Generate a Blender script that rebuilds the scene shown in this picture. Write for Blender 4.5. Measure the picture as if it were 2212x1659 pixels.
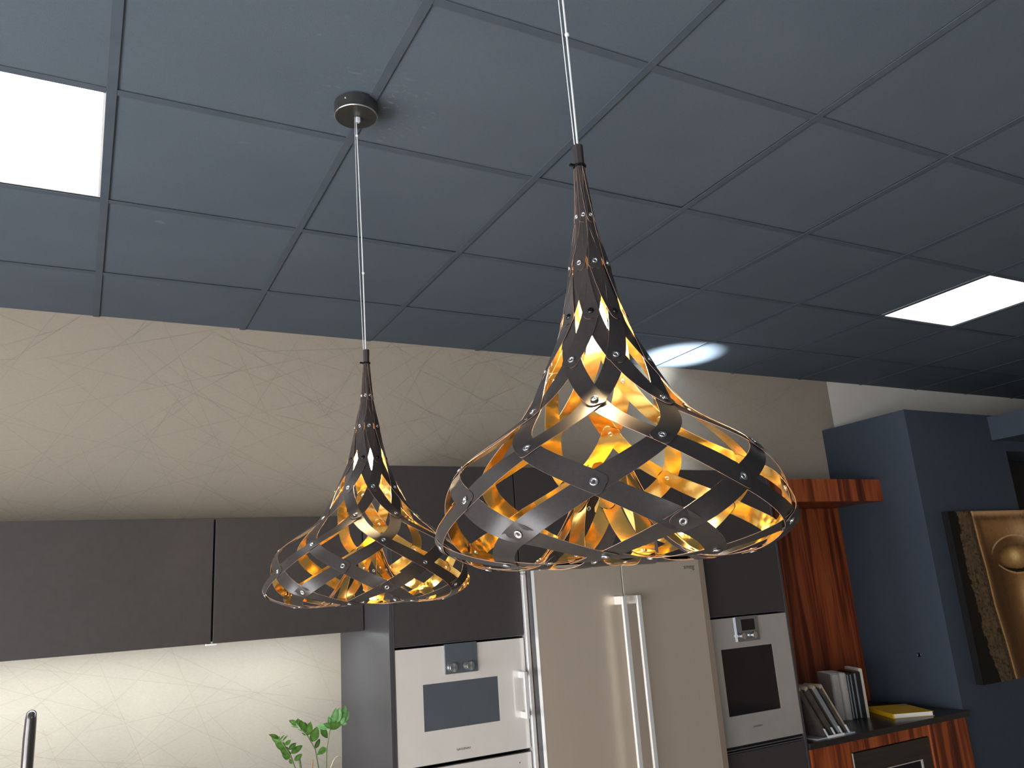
import bpy, bmesh, math, random
from mathutils import Vector, Matrix
random.seed(7)
for o in list(bpy.data.objects):
    bpy.data.objects.remove(o)
scn = bpy.context.scene
COL = scn.collection
H = 2.96                        # ceiling height

# ------------------------------------------------------------------ camera
FPX = 1723.79                   # focal length in pixels of a 2212 px wide frame
CX, CY, CZ = 0.0, -0.7466, H - 1.2685
RX = Vector((0.88296984, -0.46453393, -0.06762014))
RY = Vector((0.06148585, 0.2572516, -0.96438639))
RZ = Vector((0.46538559, 0.84736641, 0.25570767))
cam_data = bpy.data.cameras.new('camera')
cam_data.sensor_width = 36.0
cam_data.lens = FPX / 2212 * 36.0
cam_data.clip_start = 0.02
cam = bpy.data.objects.new('camera', cam_data)
COL.objects.link(cam)
m = Matrix.Identity(4)
for i in range(3):
    m[i][0] = RX[i]; m[i][1] = -RY[i]; m[i][2] = -RZ[i]
m[0][3], m[1][3], m[2][3] = CX, CY, CZ
cam.matrix_world = m
scn.camera = cam

def on_y(u, v, y):
    """the point of the vertical plane Y=y behind photo pixel (u, v)"""
    d = RX * ((u - 1106) / FPX) + RY * ((v - 829.5) / FPX) + RZ
    t = (y - CY) / d.y
    return Vector((CX, CY, CZ)) + d * t

# ------------------------------------------------------------------ world, exposure
world = bpy.data.worlds.new('daylight')
scn.world = world
world.use_nodes = True
bg = world.node_tree.nodes['Background']
bg.inputs[0].default_value = (0.97, 0.98, 1.0, 1)
bg.inputs[1].default_value = 14.0
vs = scn.view_settings
vs.view_transform = 'Standard'
vs.look = 'None'
vs.exposure = 0.0
vs.gamma = 1.0
vs.use_curve_mapping = False

# ------------------------------------------------------------------ materials
MATS = {}
def mat(name, col=(0.5, 0.5, 0.5), rough=0.5, metal=0.0, spec=0.5, emit=None, strength=0.0, coat=0.0, aniso=0.0):
    if name in MATS:
        return MATS[name]
    mt = bpy.data.materials.new(name)
    mt.use_nodes = True
    b = mt.node_tree.nodes['Principled BSDF']
    b.inputs['Base Color'].default_value = (*col, 1)
    b.inputs['Roughness'].default_value = rough
    b.inputs['Metallic'].default_value = metal
    b.inputs['Specular IOR Level'].default_value = spec
    b.inputs['Coat Weight'].default_value = coat
    b.inputs['Anisotropic'].default_value = aniso
    if emit:
        b.inputs['Emission Color'].default_value = (*emit, 1)
        b.inputs['Emission Strength'].default_value = strength
    MATS[name] = mt
    return mt

class NT:
    """small helper to wire nodes"""
    def __init__(self, mt):
        self.t = mt.node_tree
        self.b = self.t.nodes['Principled BSDF']
    def n(self, kind, **kw):
        nd = self.t.nodes.new(kind)
        for k, v in kw.items():
            if k.startswith('i_'):
                key = k[2:]
                key = int(key) if key.isdigit() else key.replace('_', ' ')
                nd.inputs[key].default_value = v
            else:
                setattr(nd, k, v)
        return nd
    def l(self, a, b):
        self.t.links.new(a, b)
    def pos(self, scale=(1, 1, 1), rot=(0, 0, 0), loc=(0, 0, 0)):
        g = self.n('ShaderNodeNewGeometry')
        mp = self.n('ShaderNodeMapping')
        mp.inputs['Scale'].default_value = scale
        mp.inputs['Rotation'].default_value = rot
        mp.inputs['Location'].default_value = loc
        self.l(g.outputs['Position'], mp.inputs['Vector'])
        return mp.outputs[0]
    def noise(self, vec, scale, detail=2, rough=0.5, dist=0.0):
        nd = self.n('ShaderNodeTexNoise')
        nd.inputs['Scale'].default_value = scale
        nd.inputs['Detail'].default_value = detail
        nd.inputs['Roughness'].default_value = rough
        nd.inputs['Distortion'].default_value = dist
        self.l(vec, nd.inputs['Vector'])
        return nd.outputs['Fac']
    def ramp(self, fac, stops):
        nd = self.n('ShaderNodeValToRGB')
        e = nd.color_ramp.elements
        while len(e) > 1:
            e.remove(e[0])
        e[0].position = stops[0][0]; e[0].color = (*stops[0][1], 1)
        for p, c in stops[1:]:
            x = e.new(p); x.color = (*c, 1)
        self.l(fac, nd.inputs[0])
        return nd.outputs[0]
    def math(self, op, a, b=None, clamp=False):
        nd = self.n('ShaderNodeMath', operation=op, use_clamp=clamp)
        for i, x in enumerate((a, b)):
            if x is None:
                continue
            if isinstance(x, (int, float)):
                nd.inputs[i].default_value = x
            else:
                self.l(x, nd.inputs[i])
        return nd.outputs[0]
    def mix(self, fac, a, b):
        nd = self.n('ShaderNodeMix', data_type='RGBA')
        if isinstance(fac, (int, float)):
            nd.inputs[0].default_value = fac
        else:
            self.l(fac, nd.inputs[0])
        for i, x in ((6, a), (7, b)):
            if isinstance(x, tuple):
                nd.inputs[i].default_value = (*x, 1)
            else:
                self.l(x, nd.inputs[i])
        return nd.outputs[2]
    def bump(self, h, strength, dist=0.001):
        nd = self.n('ShaderNodeBump')
        nd.inputs['Strength'].default_value = strength
        nd.inputs['Distance'].default_value = dist
        self.l(h, nd.inputs['Height'])
        self.l(nd.outputs[0], self.b.inputs['Normal'])

def m_tile():
    mt = mat('slate_ceiling_tile', rough=0.85, spec=0.25)
    t = NT(mt)
    a = t.noise(t.pos((6, 40, 6)), 9, 3, 0.6)
    b = t.noise(t.pos(), 2.2, 2)
    c = t.ramp(t.math('ADD', t.math('MULTIPLY', a, 0.5), t.math('MULTIPLY', b, 0.5)),
               [(0.3, (0.074, 0.095, 0.121)), (0.7, (0.099, 0.123, 0.151))])
    # chalky finger scuffs round the left ceiling rose, and a few stray ones
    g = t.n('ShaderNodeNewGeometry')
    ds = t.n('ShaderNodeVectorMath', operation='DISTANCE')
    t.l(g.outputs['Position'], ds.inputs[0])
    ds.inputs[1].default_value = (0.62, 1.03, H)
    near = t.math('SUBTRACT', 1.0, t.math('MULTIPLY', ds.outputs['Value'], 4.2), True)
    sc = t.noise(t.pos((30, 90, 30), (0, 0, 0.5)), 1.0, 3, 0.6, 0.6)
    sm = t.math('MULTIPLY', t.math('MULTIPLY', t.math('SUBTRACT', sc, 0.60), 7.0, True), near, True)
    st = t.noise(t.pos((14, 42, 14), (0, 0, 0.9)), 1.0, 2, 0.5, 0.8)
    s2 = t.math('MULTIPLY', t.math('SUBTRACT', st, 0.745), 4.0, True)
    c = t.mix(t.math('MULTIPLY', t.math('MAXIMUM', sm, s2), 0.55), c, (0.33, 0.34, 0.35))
    t.l(c, t.b.inputs['Base Color'])
    t.bump(t.noise(t.pos((60, 60, 60)), 6, 3), 0.25, 0.002)
    return mt

def m_wallpaper():
    mt = mat('greige_wallpaper', rough=0.62, spec=0.3)
    t = NT(mt)
    weave = t.noise(t.pos((40, 40, 260)), 3.0, 2)
    base = t.ramp(weave, [(0.3, (0.362, 0.316, 0.255)), (0.7, (0.402, 0.354, 0.290))])
    lines = None
    angs = (0.12, -0.22, 0.42, -0.50, 0.74, -0.85, 1.05, -1.15, 0.28, -0.36, 0.60, -0.68)
    for k, ang in enumerate(angs):
        v = t.pos((1, 1, 1), (0, ang, 0), (k * 3.7, 0, k * 1.93))
        sc = 0.85 + 0.21 * (k % 5)
        w = t.n('ShaderNodeTexWave', wave_type='BANDS', bands_direction='Z', wave_profile='SAW')
        w.inputs['Scale'].default_value = sc
        w.inputs['Distortion'].default_value = 0.7
        w.inputs['Detail'].default_value = 0.0
        w.inputs['Detail Scale'].default_value = 0.28
        t.l(v, w.inputs['Vector'])
        thin = t.math('LESS_THAN', t.math('ABSOLUTE', t.math('SUBTRACT', w.outputs['Fac'], 0.5)), 0.0026 * sc)
        msk = t.math('GREATER_THAN', t.noise(t.pos((1, 1, 1), (0, 0, 0), (k * 5.1, k, k * 2.2)), 1.3, 1), 0.47)
        ln = t.math('MULTIPLY', thin, msk)
        lines = ln if lines is None else t.math('MAXIMUM', lines, ln)
    c = t.mix(t.math('MULTIPLY', lines, 0.40), base, (0.26, 0.22, 0.175))
    t.l(c, t.b.inputs['Base Color'])
    # the thread lines shine a little
    r = t.math('SUBTRACT', 0.66, t.math('MULTIPLY', lines, 0.30))
    t.l(r, t.b.inputs['Roughness'])
    t.l(t.math('MULTIPLY', lines, 0.45), t.b.inputs['Metallic'])
    t.bump(weave, 0.2, 0.001)
    return mt

def m_wood(name, horizontal_shift=0.0):
    mt = mat(name, rough=0.38, spec=0.4)
    t = NT(mt)
    big = t.noise(t.pos((13, 13, 0.8), loc=(horizontal_shift, 0, 0)), 1.3, 3, 0.55, 0.7)
    fine = t.noise(t.pos((90, 90, 2.0)), 1.0, 2, 0.6)
    f = t.math('ADD', t.math('MULTIPLY', big, 0.82), t.math('MULTIPLY', fine, 0.18))
    c = t.ramp(f, [(0.30, (0.050, 0.009, 0.004)), (0.44, (0.135, 0.026, 0.008)), (0.52, (0.28, 0.058, 0.015)),
                   (0.60, (0.36, 0.088, 0.023)), (0.72, (0.18, 0.036, 0.011))])
    t.l(c, t.b.inputs['Base Color'])
    return mt

def m_noise(name, c1, c2, scale, rough, stretch=(1, 1, 1), metal=0.0, spec=0.4, bump=0.0, aniso=0.0, coat=0.0):
    mt = mat(name, rough=rough, metal=metal, spec=spec, aniso=aniso, coat=coat)
    t = NT(mt)
    nz = t.noise(t.pos(stretch), scale, 3)
    t.l(t.ramp(nz, [(0.3, c1), (0.7, c2)]), t.b.inputs['Base Color'])
    if bump:
        t.bump(nz, bump)
    return mt

M_TILE = m_tile()
M_BAR = m_noise('slate_grid_bar', (0.064, 0.081, 0.104), (0.078, 0.097, 0.122), 12, 0.55, spec=0.35)
M_PLEN = m_noise('plenum_black', (0.01, 0.01, 0.012), (0.016, 0.016, 0.018), 4, 0.9)
M_PAPER = m_wallpaper()
M_CREAM = m_noise('cream_wall_paint', (0.80, 0.76, 0.69), (0.84, 0.80, 0.73), 7, 0.7)
M_SAND = m_noise('sand_wall_paint', (0.46, 0.35, 0.25), (0.52, 0.40, 0.29), 5, 0.8)
M_BLUE = m_noise('navy_wall_paint', (0.038, 0.052, 0.074), (0.044, 0.059, 0.082), 30, 0.6, spec=0.35)
M_TAUPE = m_noise('blue_grey_wall_paint', (0.34, 0.38, 0.42), (0.38, 0.42, 0.46), 5, 0.8)
M_FLOOR = m_noise('pale_floor', (0.46, 0.42, 0.36), (0.54, 0.49, 0.43), 3, 0.5, (1, 8, 1))
M_ANTH = m_noise('anthracite_lacquer', (0.040, 0.036, 0.036), (0.045, 0.041, 0.041), 40, 0.42, spec=0.4)
M_ANTHSIDE = m_noise('anthracite_side_panel', (0.044, 0.042, 0.046), (0.049, 0.047, 0.051), 40, 0.40, spec=0.45)
M_PROFILE = m_noise('grey_grip_profile', (0.13, 0.13, 0.145), (0.16, 0.16, 0.175), 20, 0.35, metal=0.6)
M_DARKGAP = m_noise('black_gap', (0.004, 0.004, 0.005), (0.008, 0.008, 0.009), 10, 0.7)
M_STEEL = m_noise('brushed_steel', (0.64, 0.545, 0.45), (0.66, 0.565, 0.465), 3.0, 0.42, (140, 140, 0.6), metal=0.62)
M_STEELB = m_noise('bright_steel', (0.72, 0.72, 0.71), (0.80, 0.80, 0.79), 4.0, 0.34, (1, 1, 1), metal=0.45)
M_OVENGLASS = m_noise('silver_oven_glass', (0.60, 0.575, 0.545), (0.63, 0.605, 0.575), 12, 0.12, metal=0.1, spec=0.5, coat=0.5)
M_OVENDARK = m_noise('grey_oven_glass', (0.36, 0.345, 0.325), (0.39, 0.37, 0.35), 12, 0.12, metal=0.25, spec=0.5, coat=0.5)
M_BLKGLASS = m_noise('black_glass', (0.006, 0.006, 0.009), (0.009, 0.009, 0.012), 8, 0.05, spec=0.45)
M_PANE = m_noise('tinted_mirror_glass', (0.20, 0.225, 0.26), (0.23, 0.255, 0.29), 8, 0.05, metal=0.75, coat=0.5)
M_MIRGLASS = m_noise('mirrored_control_glass', (0.24, 0.27, 0.31), (0.28, 0.31, 0.35), 10, 0.06, metal=0.8)
M_WOOD = m_wood('rosewood_veneer')
M_WOOD2 = m_wood('rosewood_veneer_pelmet', 0.37)
M_TOP = m_noise('black_worktop', (0.013, 0.012, 0.012), (0.022, 0.020, 0.020), 60, 0.30, spec=0.5)
M_WHITE = m_noise('white_plastic', (0.72, 0.72, 0.72), (0.80, 0.80, 0.80), 9, 0.4)
M_BLACKL = m_noise('black_leather_strip', (0.027, 0.022, 0.021), (0.036, 0.030, 0.029), 220, 0.40, spec=0.5, bump=0.06)
M_EDGE = m_noise('copper_strip_edge', (0.24, 0.155, 0.12), (0.32, 0.21, 0.16), 90, 0.4)
M_GOLD = m_noise('gold_mirror_foil', (0.93, 0.62, 0.18), (0.97, 0.69, 0.24), 40, 0.15, metal=1.0, bump=0.0)
tg = NT(M_GOLD)
tg.bump(tg.math('ADD', tg.noise(tg.pos(), 20, 2, 0.5), tg.math('MULTIPLY', tg.noise(tg.pos(), 150, 1, 0.5), 0.06)), 0.14, 0.005)
M_CHROME = m_noise('chrome_eyelet', (0.82, 0.82, 0.82), (0.88, 0.88, 0.88), 20, 0.15, metal=1.0)
M_DKRIVET = m_noise('black_rivet', (0.03, 0.03, 0.032), (0.05, 0.05, 0.052), 60, 0.12, metal=0.9)
M_CABLE = m_noise('clear_cable', (0.62, 0.64, 0.66), (0.72, 0.73, 0.74), 60, 0.25, spec=0.6)
M_ROSE = m_noise('black_chrome', (0.13, 0.125, 0.12), (0.17, 0.165, 0.155), 50, 0.26, metal=0.85)
M_BULB = mat('lit_bulb', (1, 0.9, 0.75), 0.3, emit=(1.0, 0.73, 0.40), strength=1700.0)
M_LED = mat('lit_led_diffuser', (0.9, 0.9, 0.9), 0.5, emit=(1.0, 0.985, 0.96), strength=3.0)
M_UPL = mat('lit_led_chip', (0.9, 0.9, 0.9), 0.5, emit=(0.92, 0.97, 1.0), strength=60.0)
M_LEAF = m_noise('glossy_green_leaf', (0.10, 0.24, 0.045), (0.20, 0.40, 0.085), 60, 0.32, spec=0.5)
M_LEAFL = m_noise('fresh_green_leaf', (0.26, 0.55, 0.20), (0.38, 0.70, 0.32), 60, 0.28, spec=0.6)
M_STEM = m_noise('green_stem', (0.11, 0.15, 0.06), (0.17, 0.20, 0.09), 60, 0.5)
M_CANE = m_noise('dry_cane', (0.42, 0.34, 0.22), (0.55, 0.46, 0.31), 60, 0.6)
M_STAKE = m_noise('orange_wood_stake', (0.40, 0.20, 0.09), (0.48, 0.26, 0.12), 60, 0.6)
M_SOIL = m_noise('soil', (0.03, 0.02, 0.012), (0.06, 0.04, 0.025), 90, 0.9)
M_YEL = m_noise('yellow_cover', (0.80, 0.46, 0.015), (0.84, 0.50, 0.02), 12, 0.4)
M_PAGES = m_noise('paper_pages', (0.78, 0.77, 0.74), (0.86, 0.85, 0.82), 2, 0.7, (1, 1, 400))
M_GREYCOV = m_noise('pale_grey_cover', (0.40, 0.385, 0.36), (0.46, 0.44, 0.41), 12, 0.45)
M_BLKCOV = m_noise('black_binder_cover', (0.010, 0.010, 0.011), (0.016, 0.016, 0.017), 12, 0.35)
M_SILVER = m_noise('silver_stripe', (0.26, 0.29, 0.31), (0.32, 0.35, 0.37), 12, 0.35, metal=0.4)
M_CREAMCOV = m_noise('cream_cover', (0.56, 0.50, 0.40), (0.62, 0.56, 0.46), 12, 0.5)
M_SAMPLE = m_noise('dark_sample_laminate', (0.045, 0.038, 0.033), (0.075, 0.064, 0.055), 30, 0.45)
M_SAMPLEL = m_noise('beige_sample_edge', (0.36, 0.29, 0.20), (0.44, 0.36, 0.26), 30, 0.6)
M_ACRYL = m_noise('clear_acrylic', (0.50, 0.54, 0.58), (0.62, 0.66, 0.70), 20, 0.1, spec=0.7)
M_CANVAS = m_noise('black_canvas_edge', (0.006, 0.006, 0.006), (0.011, 0.011, 0.011), 60, 0.55, spec=0.2)
M_INK = m_noise('dark_ink', (0.06, 0.06, 0.06), (0.08, 0.08, 0.08), 20, 0.5)
M_TAP = m_noise('gunmetal', (0.085, 0.078, 0.078), (0.11, 0.10, 0.10), 20, 0.25, metal=0.8)

# ------------------------------------------------------------------ mesh helpers
def tag(o, label=None, cat=None, group=None, kind=None):
    if label: o['label'] = label
    if cat: o['category'] = cat
    if group: o['group'] = group
    if kind: o['kind'] = kind
    return o

def empty(name, loc, label=None, cat=None, group=None, rotz=0.0):
    o = bpy.data.objects.new(name, None)
    o.empty_display_size = 0.05
    COL.objects.link(o)
    o.location = loc
    o.rotation_euler = (0, 0, rotz)
    return tag(o, label, cat, group)

def finish(name, bm, mats, parent=None, smooth=False, world=True):
    """bmesh (in world coordinates unless world=False) -> one linked mesh object"""
    me = bpy.data.meshes.new(name)
    bmesh.ops.recalc_face_normals(bm, faces=bm.faces[:])
    bm.to_mesh(me)
    bm.free()
    for x in (mats if isinstance(mats, (list, tuple)) else [mats]):
        me.materials.append(x)
    if smooth:
        for p in me.polygons:
            p.use_smooth = True
    o = bpy.data.objects.new(name, me)
    COL.objects.link(o)
    if parent is not None:
        o.parent = parent
        if world:
            pm = Matrix.LocRotScale(parent.location, parent.rotation_euler, None)
            q = parent.parent
            while q is not None:
                pm = Matrix.LocRotScale(q.location, q.rotation_euler, None) @ pm
                q = q.parent
            inv = pm.inverted()
            me.transform(inv)
    return o

def add_box(bm, x0, x1, y0, y1, z0, z1, bevel=0.0, mi=0):
    r = bmesh.ops.create_cube(bm, size=1.0)
    vs_ = r['verts']
    for v in vs_:
        v.co = Vector(((x0 + x1) / 2 + v.co.x * (x1 - x0), (y0 + y1) / 2 + v.co.y * (y1 - y0), (z0 + z1) / 2 + v.co.z * (z1 - z0)))
    fs = set(f for v in vs_ for f in v.link_faces)
    for f in fs:
        f.material_index = mi
    if bevel > 0:
        es = list(set(e for v in vs_ for e in v.link_edges))
        bmesh.ops.bevel(bm, geom=es, offset=bevel, segments=2, profile=0.5, affect='EDGES')

def box(name, x0, x1, y0, y1, z0, z1, mt, parent=None, bevel=0.0):
    bm = bmesh.new()
    add_box(bm, min(x0, x1), max(x0, x1), min(y0, y1), max(y0, y1), min(z0, z1), max(z0, z1), bevel)
    return finish(name, bm, mt, parent)

def add_lathe(bm, prof, seg=24, axis_mat=None, mi=0, cap=True):
    """prof: list of (r, h); revolved about local z"""
    rings = []
    for r, h in prof:
        ring = []
        for k in range(seg):
            a = 2 * math.pi * k / seg
            co = Vector((r * math.cos(a), r * math.sin(a), h))
            ring.append(bm.verts.new(axis_mat @ co if axis_mat else co))
        rings.append(ring)
    for a, b in zip(rings, rings[1:]):
        for k in range(seg):
            f = bm.faces.new((a[k], a[(k + 1) % seg], b[(k + 1) % seg], b[k]))
            f.material_index = mi
    if cap:
        for ring in (rings[0], rings[-1]):
            f = bm.faces.new(ring)
            f.material_index = mi

def add_tube(bm, pts, rad, seg=8, mi=0):
    pts = [Vector(p) for p in pts]
    rads = rad if isinstance(rad, (list, tuple)) else [rad] * len(pts)
    rings = []
    ref = None
    for i, p in enumerate(pts):
        t = (pts[min(i + 1, len(pts) - 1)] - pts[max(i - 1, 0)]).normalized()
        if ref is None:
            ref = Vector((1, 0, 0)) if abs(t.x) < 0.8 else Vector((0, 1, 0))
        n = (ref - t * ref.dot(t)).normalized()
        ref = n
        b = t.cross(n)
        rings.append([bm.verts.new(p + (n * math.cos(2 * math.pi * k / seg) + b * math.sin(2 * math.pi * k / seg)) * rads[i]) for k in range(seg)])
    for a, b in zip(rings, rings[1:]):
        for k in range(seg):
            bm.faces.new((a[k], a[(k + 1) % seg], b[(k + 1) % seg], b[k])).material_index = mi
    bm.faces.new(rings[0]); bm.faces.new(rings[-1])

def text_mesh(name, body, size, loc, rot, mt, parent, extrude=0.0004):
    cu = bpy.data.curves.new(name, 'FONT')
    cu.body = body
    cu.size = size
    cu.extrude = extrude
    cu.align_x = 'CENTER'; cu.align_y = 'CENTER'
    tmp = bpy.data.objects.new(name + '_tmp', cu)
    COL.objects.link(tmp)
    bpy.context.view_layer.update()
    me = bpy.data.meshes.new_from_object(tmp)
    bpy.data.objects.remove(tmp)
    me.transform(Matrix.Translation(loc) @ rot.to_4x4())
    me.materials.clear()
    me.materials.append(mt)
    o = bpy.data.objects.new(name, me)
    COL.objects.link(o)
    o.parent = parent
    pm = Matrix.LocRotScale(parent.location, parent.rotation_euler, None)
    q = parent.parent
    while q is not None:
        pm = Matrix.LocRotScale(q.location, q.rotation_euler, None) @ pm
        q = q.parent
    me.transform(pm.inverted())
    return o
FRONT = Matrix.Rotation(math.pi / 2, 3, 'X')      # text facing -Y

# ================================================================== THE ROOM
YW = 2.895                      # back wall plane
XL, XR = -2.6, 8.4              # left and right walls
YB = -5.2                       # wall behind the camera
def Z(z): return H + z          # z measured down from the ceiling

tag(box('floor', XL - 0.2, XR + 0.2, YB - 0.2, YW + 0.2, -0.12, 0.0, M_FLOOR), 'pale beige floor', None, None, 'structure')
tag(box('wall_back', XL - 0.2, 4.462, YW, YW + 0.2, 0.0, H + 0.2, M_PAPER), 'greige wallpaper with fine crossing lines', None, None, 'structure')
tag(box('wall_back_right', 4.462, XR + 0.2, YW, YW + 0.2, 0.0, H + 0.2, M_CREAM), 'plain cream painted wall', None, None, 'structure')
tag(box('wall_right', XR, XR + 0.2, YB, YW, 0.0, H + 0.2, M_SAND), 'sand painted side wall', None, None, 'structure')
tag(box('wall_front', XL - 0.2, XR + 0.2, YB - 0.2, YB, 0.0, H + 0.2, M_TAUPE), 'blue grey wall behind the viewer', None, None, 'structure')

# left wall with a row of tall shop windows
WINS = [(-4.8, -3.2), (-2.9, -1.4), (-1.1, 0.4), (0.7, 2.1)]
WZ0, WZ1 = 0.10, 1.95
bm = bmesh.new()
edges = [YB] + [v for w in WINS for v in w] + [YW]
for a, b in zip(edges[0::2], edges[1::2]):
    add_box(bm, XL - 0.2, XL, a, b, 0, H + 0.2)
for a, b in WINS:
    add_box(bm, XL - 0.2, XL, a, b, 0, WZ0)
    add_box(bm, XL - 0.2, XL, a, b, WZ1, H + 0.2)
tag(finish('wall_left', bm, M_CREAM), 'cream wall with tall windows', None, None, 'structure')
for i, (a, b) in enumerate(WINS):
    bm = bmesh.new()
    for y0, y1, z0, z1 in ((a, a + 0.05, WZ0, WZ1), (b - 0.05, b, WZ0, WZ1), (a + 0.05, b - 0.05, WZ0, WZ0 + 0.05), (a + 0.05, b - 0.05, WZ1 - 0.05, WZ1)):
        add_box(bm, XL - 0.13, XL - 0.07, y0, y1, z0, z1)
    tag(finish('window_%d' % (i + 1), bm, M_ANTH), 'tall window frame', None, None, 'structure')
    ld = bpy.data.lights.new('window_portal', 'AREA')
    ld.shape = 'RECTANGLE'
    ld.size, ld.size_y = (WZ1 - WZ0), (b - a)
    ld.cycles.is_portal = True
    lo = bpy.data.objects.new('window_portal', ld)
    COL.objects.link(lo)
    lo.location = (XL - 0.14, (a + b) / 2, (WZ0 + WZ1) / 2)
    lo.rotation_euler = (0, -math.pi / 2, 0)

# ------------------------------------------------------------------ ceiling: slab, tiles, grid bars
ceil = tag(box('ceiling', XL - 0.2, XR + 0.2, YB - 0.2, YW, H + 0.045, H + 0.2, M_PLEN), 'dark slate suspended ceiling of square tiles', None, None, 'structure')
LIGHTS = {(-1, 2), (6, 2)}
I0, I1 = -4, 14
J0, J1 = -9, 4
def strip_mesh(name, sx, sy, sz, mt, bevel):
    b_ = bmesh.new()
    add_box(b_, 0, sx, 0, sy, 0, sz, bevel)
    me = bpy.data.meshes.new(name)
    b_.to_mesh(me); b_.free()
    me.materials.append(mt)
    return me
TW = 0.6 - 0.0125
tile_me = strip_mesh('ceiling_tile', TW, TW, 0.016, M_TILE, 0.0012)
short_j = YW - 0.6 * 4 - 0.0125
tile_short = strip_mesh('ceiling_tile_cut', TW, short_j + 0.005, 0.016, M_TILE, 0.0012)
for j in range(J0, J1 + 1):
    for i in range(I0, I1):
        if (i, j) in LIGHTS:
            continue
        if j < -3 and (i < -3 or i > 9):
            pass
        o = bpy.data.objects.new('ceiling_tile', tile_short if j == J1 else tile_me)
        COL.objects.link(o)
        o.parent = ceil
        dx, dy = random.uniform(-0.003, 0.003), random.uniform(-0.003, 0.003)
        o.location = (0.6 * i + 0.00625 + dx, 0.6 * j + 0.00625 + (dy if j < J1 else 0), H + 0.0036 + random.uniform(0, 0.0010))
        o.rotation_euler = (random.uniform(-0.0012, 0.0020), random.uniform(-0.0016, 0.0012), 0)
# long bars run away from the camera, cross bars between them
bar_long = strip_mesh('grid_bar', 0.024, YW - 0.6 * J0, 0.0020, M_BAR, 0.0005)
bar_cross = strip_mesh('grid_crossbar', 0.6 - 0.0245, 0.024, 0.0014, M_BAR, 0.0004)
for i in range(I0, I1 + 1):
    o = bpy.data.objects.new('grid_bar', bar_long)
    COL.objects.link(o); o.parent = ceil
    o.location = (0.6 * i - 0.012, 0.6 * J0, H)
for j in range(J0, J1 + 1):
    for i in range(I0, I1):
        o = bpy.data.objects.new('grid_crossbar', bar_cross)
        COL.objects.link(o); o.parent = ceil
        o.location = (0.6 * i + 0.0122, 0.6 * j - 0.012, H + 0.0006)

def led_panel(i, j, label):
    x0, y0 = 0.6 * i + 0.012, 0.6 * j + 0.012
    t = empty('ceiling_light_panel', (x0 + 0.288, y0 + 0.288, H), label, 'ceiling light', 'square light panels set in the ceiling grid')
    bm = bmesh.new()
    s = 0.576
    for a in ((0, s, 0, 0.006), (0, s, s - 0.006, s), (0, 0.006, 0.006, s - 0.006), (s - 0.006, s, 0.006, s - 0.006)):
        add_box(bm, x0 + a[0], x0 + a[1], y0 + a[2], y0 + a[3], H + 0.0055, H + 0.016)
    finish('frame', bm, M_WHITE, t)
    box('diffuser', x0 + 0.006, x0 + s - 0.006, y0 + 0.006, y0 + s - 0.006, H + 0.007, H + 0.015, M_LED, t)
led_panel(-1, 2, 'glowing square light panel at the left edge of the ceiling')
led_panel(6, 2, 'glowing square light panel at the far right of the ceiling')

# ------------------------------------------------------------------ navy partition on the right
PX, PY, PZ = 4.335, 2.275, Z(-0.345)
bm = bmesh.new()
add_box(bm, PX, 5.285, PY, YW, 0, PZ)
add_box(bm, 5.285, XR, PY, YW, Z(-0.578), PZ)
add_box(bm, 5.285, XR, PY + 0.35, YW, 0, Z(-0.578))
tag(finish('wall_partition', bm, M_BLUE), 'navy painted partition stopping short of the ceiling', None, None, 'structure')
tag(box('trim_1', 5.16, XR, 1.2, PY, Z(-0.512), Z(-0.357), M_BLUE), 'navy beam running forward from the partition', None, None, 'structure')
tag(box('dark_backing', 5.29, XR - 0.05, PY + 0.30, PY + 0.35, 0.0, Z(-0.582), M_DARKGAP), 'black panel standing in for the darkness inside the navy partition opening', None, None, 'structure')  # black panel at the back of the recess stands in for its unlit depth
sk = empty('wall_outlet', (PX, 2.481, Z(-1.76)), 'tiny round black outlet in the navy partition above the yellow magazine', 'outlet')
mo = Matrix.Translation((PX, 2.481, Z(-1.76))) @ Matrix.Rotation(-math.pi / 2, 4, 'Y')
bm = bmesh.new(); add_lathe(bm, [(0.013, 0.0), (0.0135, 0.0025), (0.010, 0.0035), (0.009, 0.001)], 20, mo)
finish('ring', bm, M_ROSE, sk, True)
bm = bmesh.new(); add_lathe(bm, [(0.0088, 0.0002), (0.0088, 0.0022)], 16, mo)
finish('core', bm, M_BLKGLASS, sk)

# ================================================================== KITCHEN FURNITURE
FY = 2.25                       # front plane of the tall units
TT = Z(-0.737)                  # top of the tall units
# ---- wall cabinets on the left
def wall_cab(x0, x1, label):
    t = empty('wall_cabinet', ((x0 + x1) / 2, 2.72, Z(-1.364)), label, 'cabinet', 'handleless wall cabinets over the worktop')
    box('body', x0, x1, 2.563, YW, Z(-1.360), Z(-0.904), M_ANTH, t)
    box('door', x0 + 0.0015, x1 - 0.0015, 2.54, 2.561, Z(-1.366), Z(-0.901), M_ANTH, t, 0.0012)
wall_cab(-1.0, 0.453, 'wide anthracite wall cabinet at the left edge')
wall_cab(0.457, 1.041, 'anthracite wall cabinet between the wide one and the tall oven unit')
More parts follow.
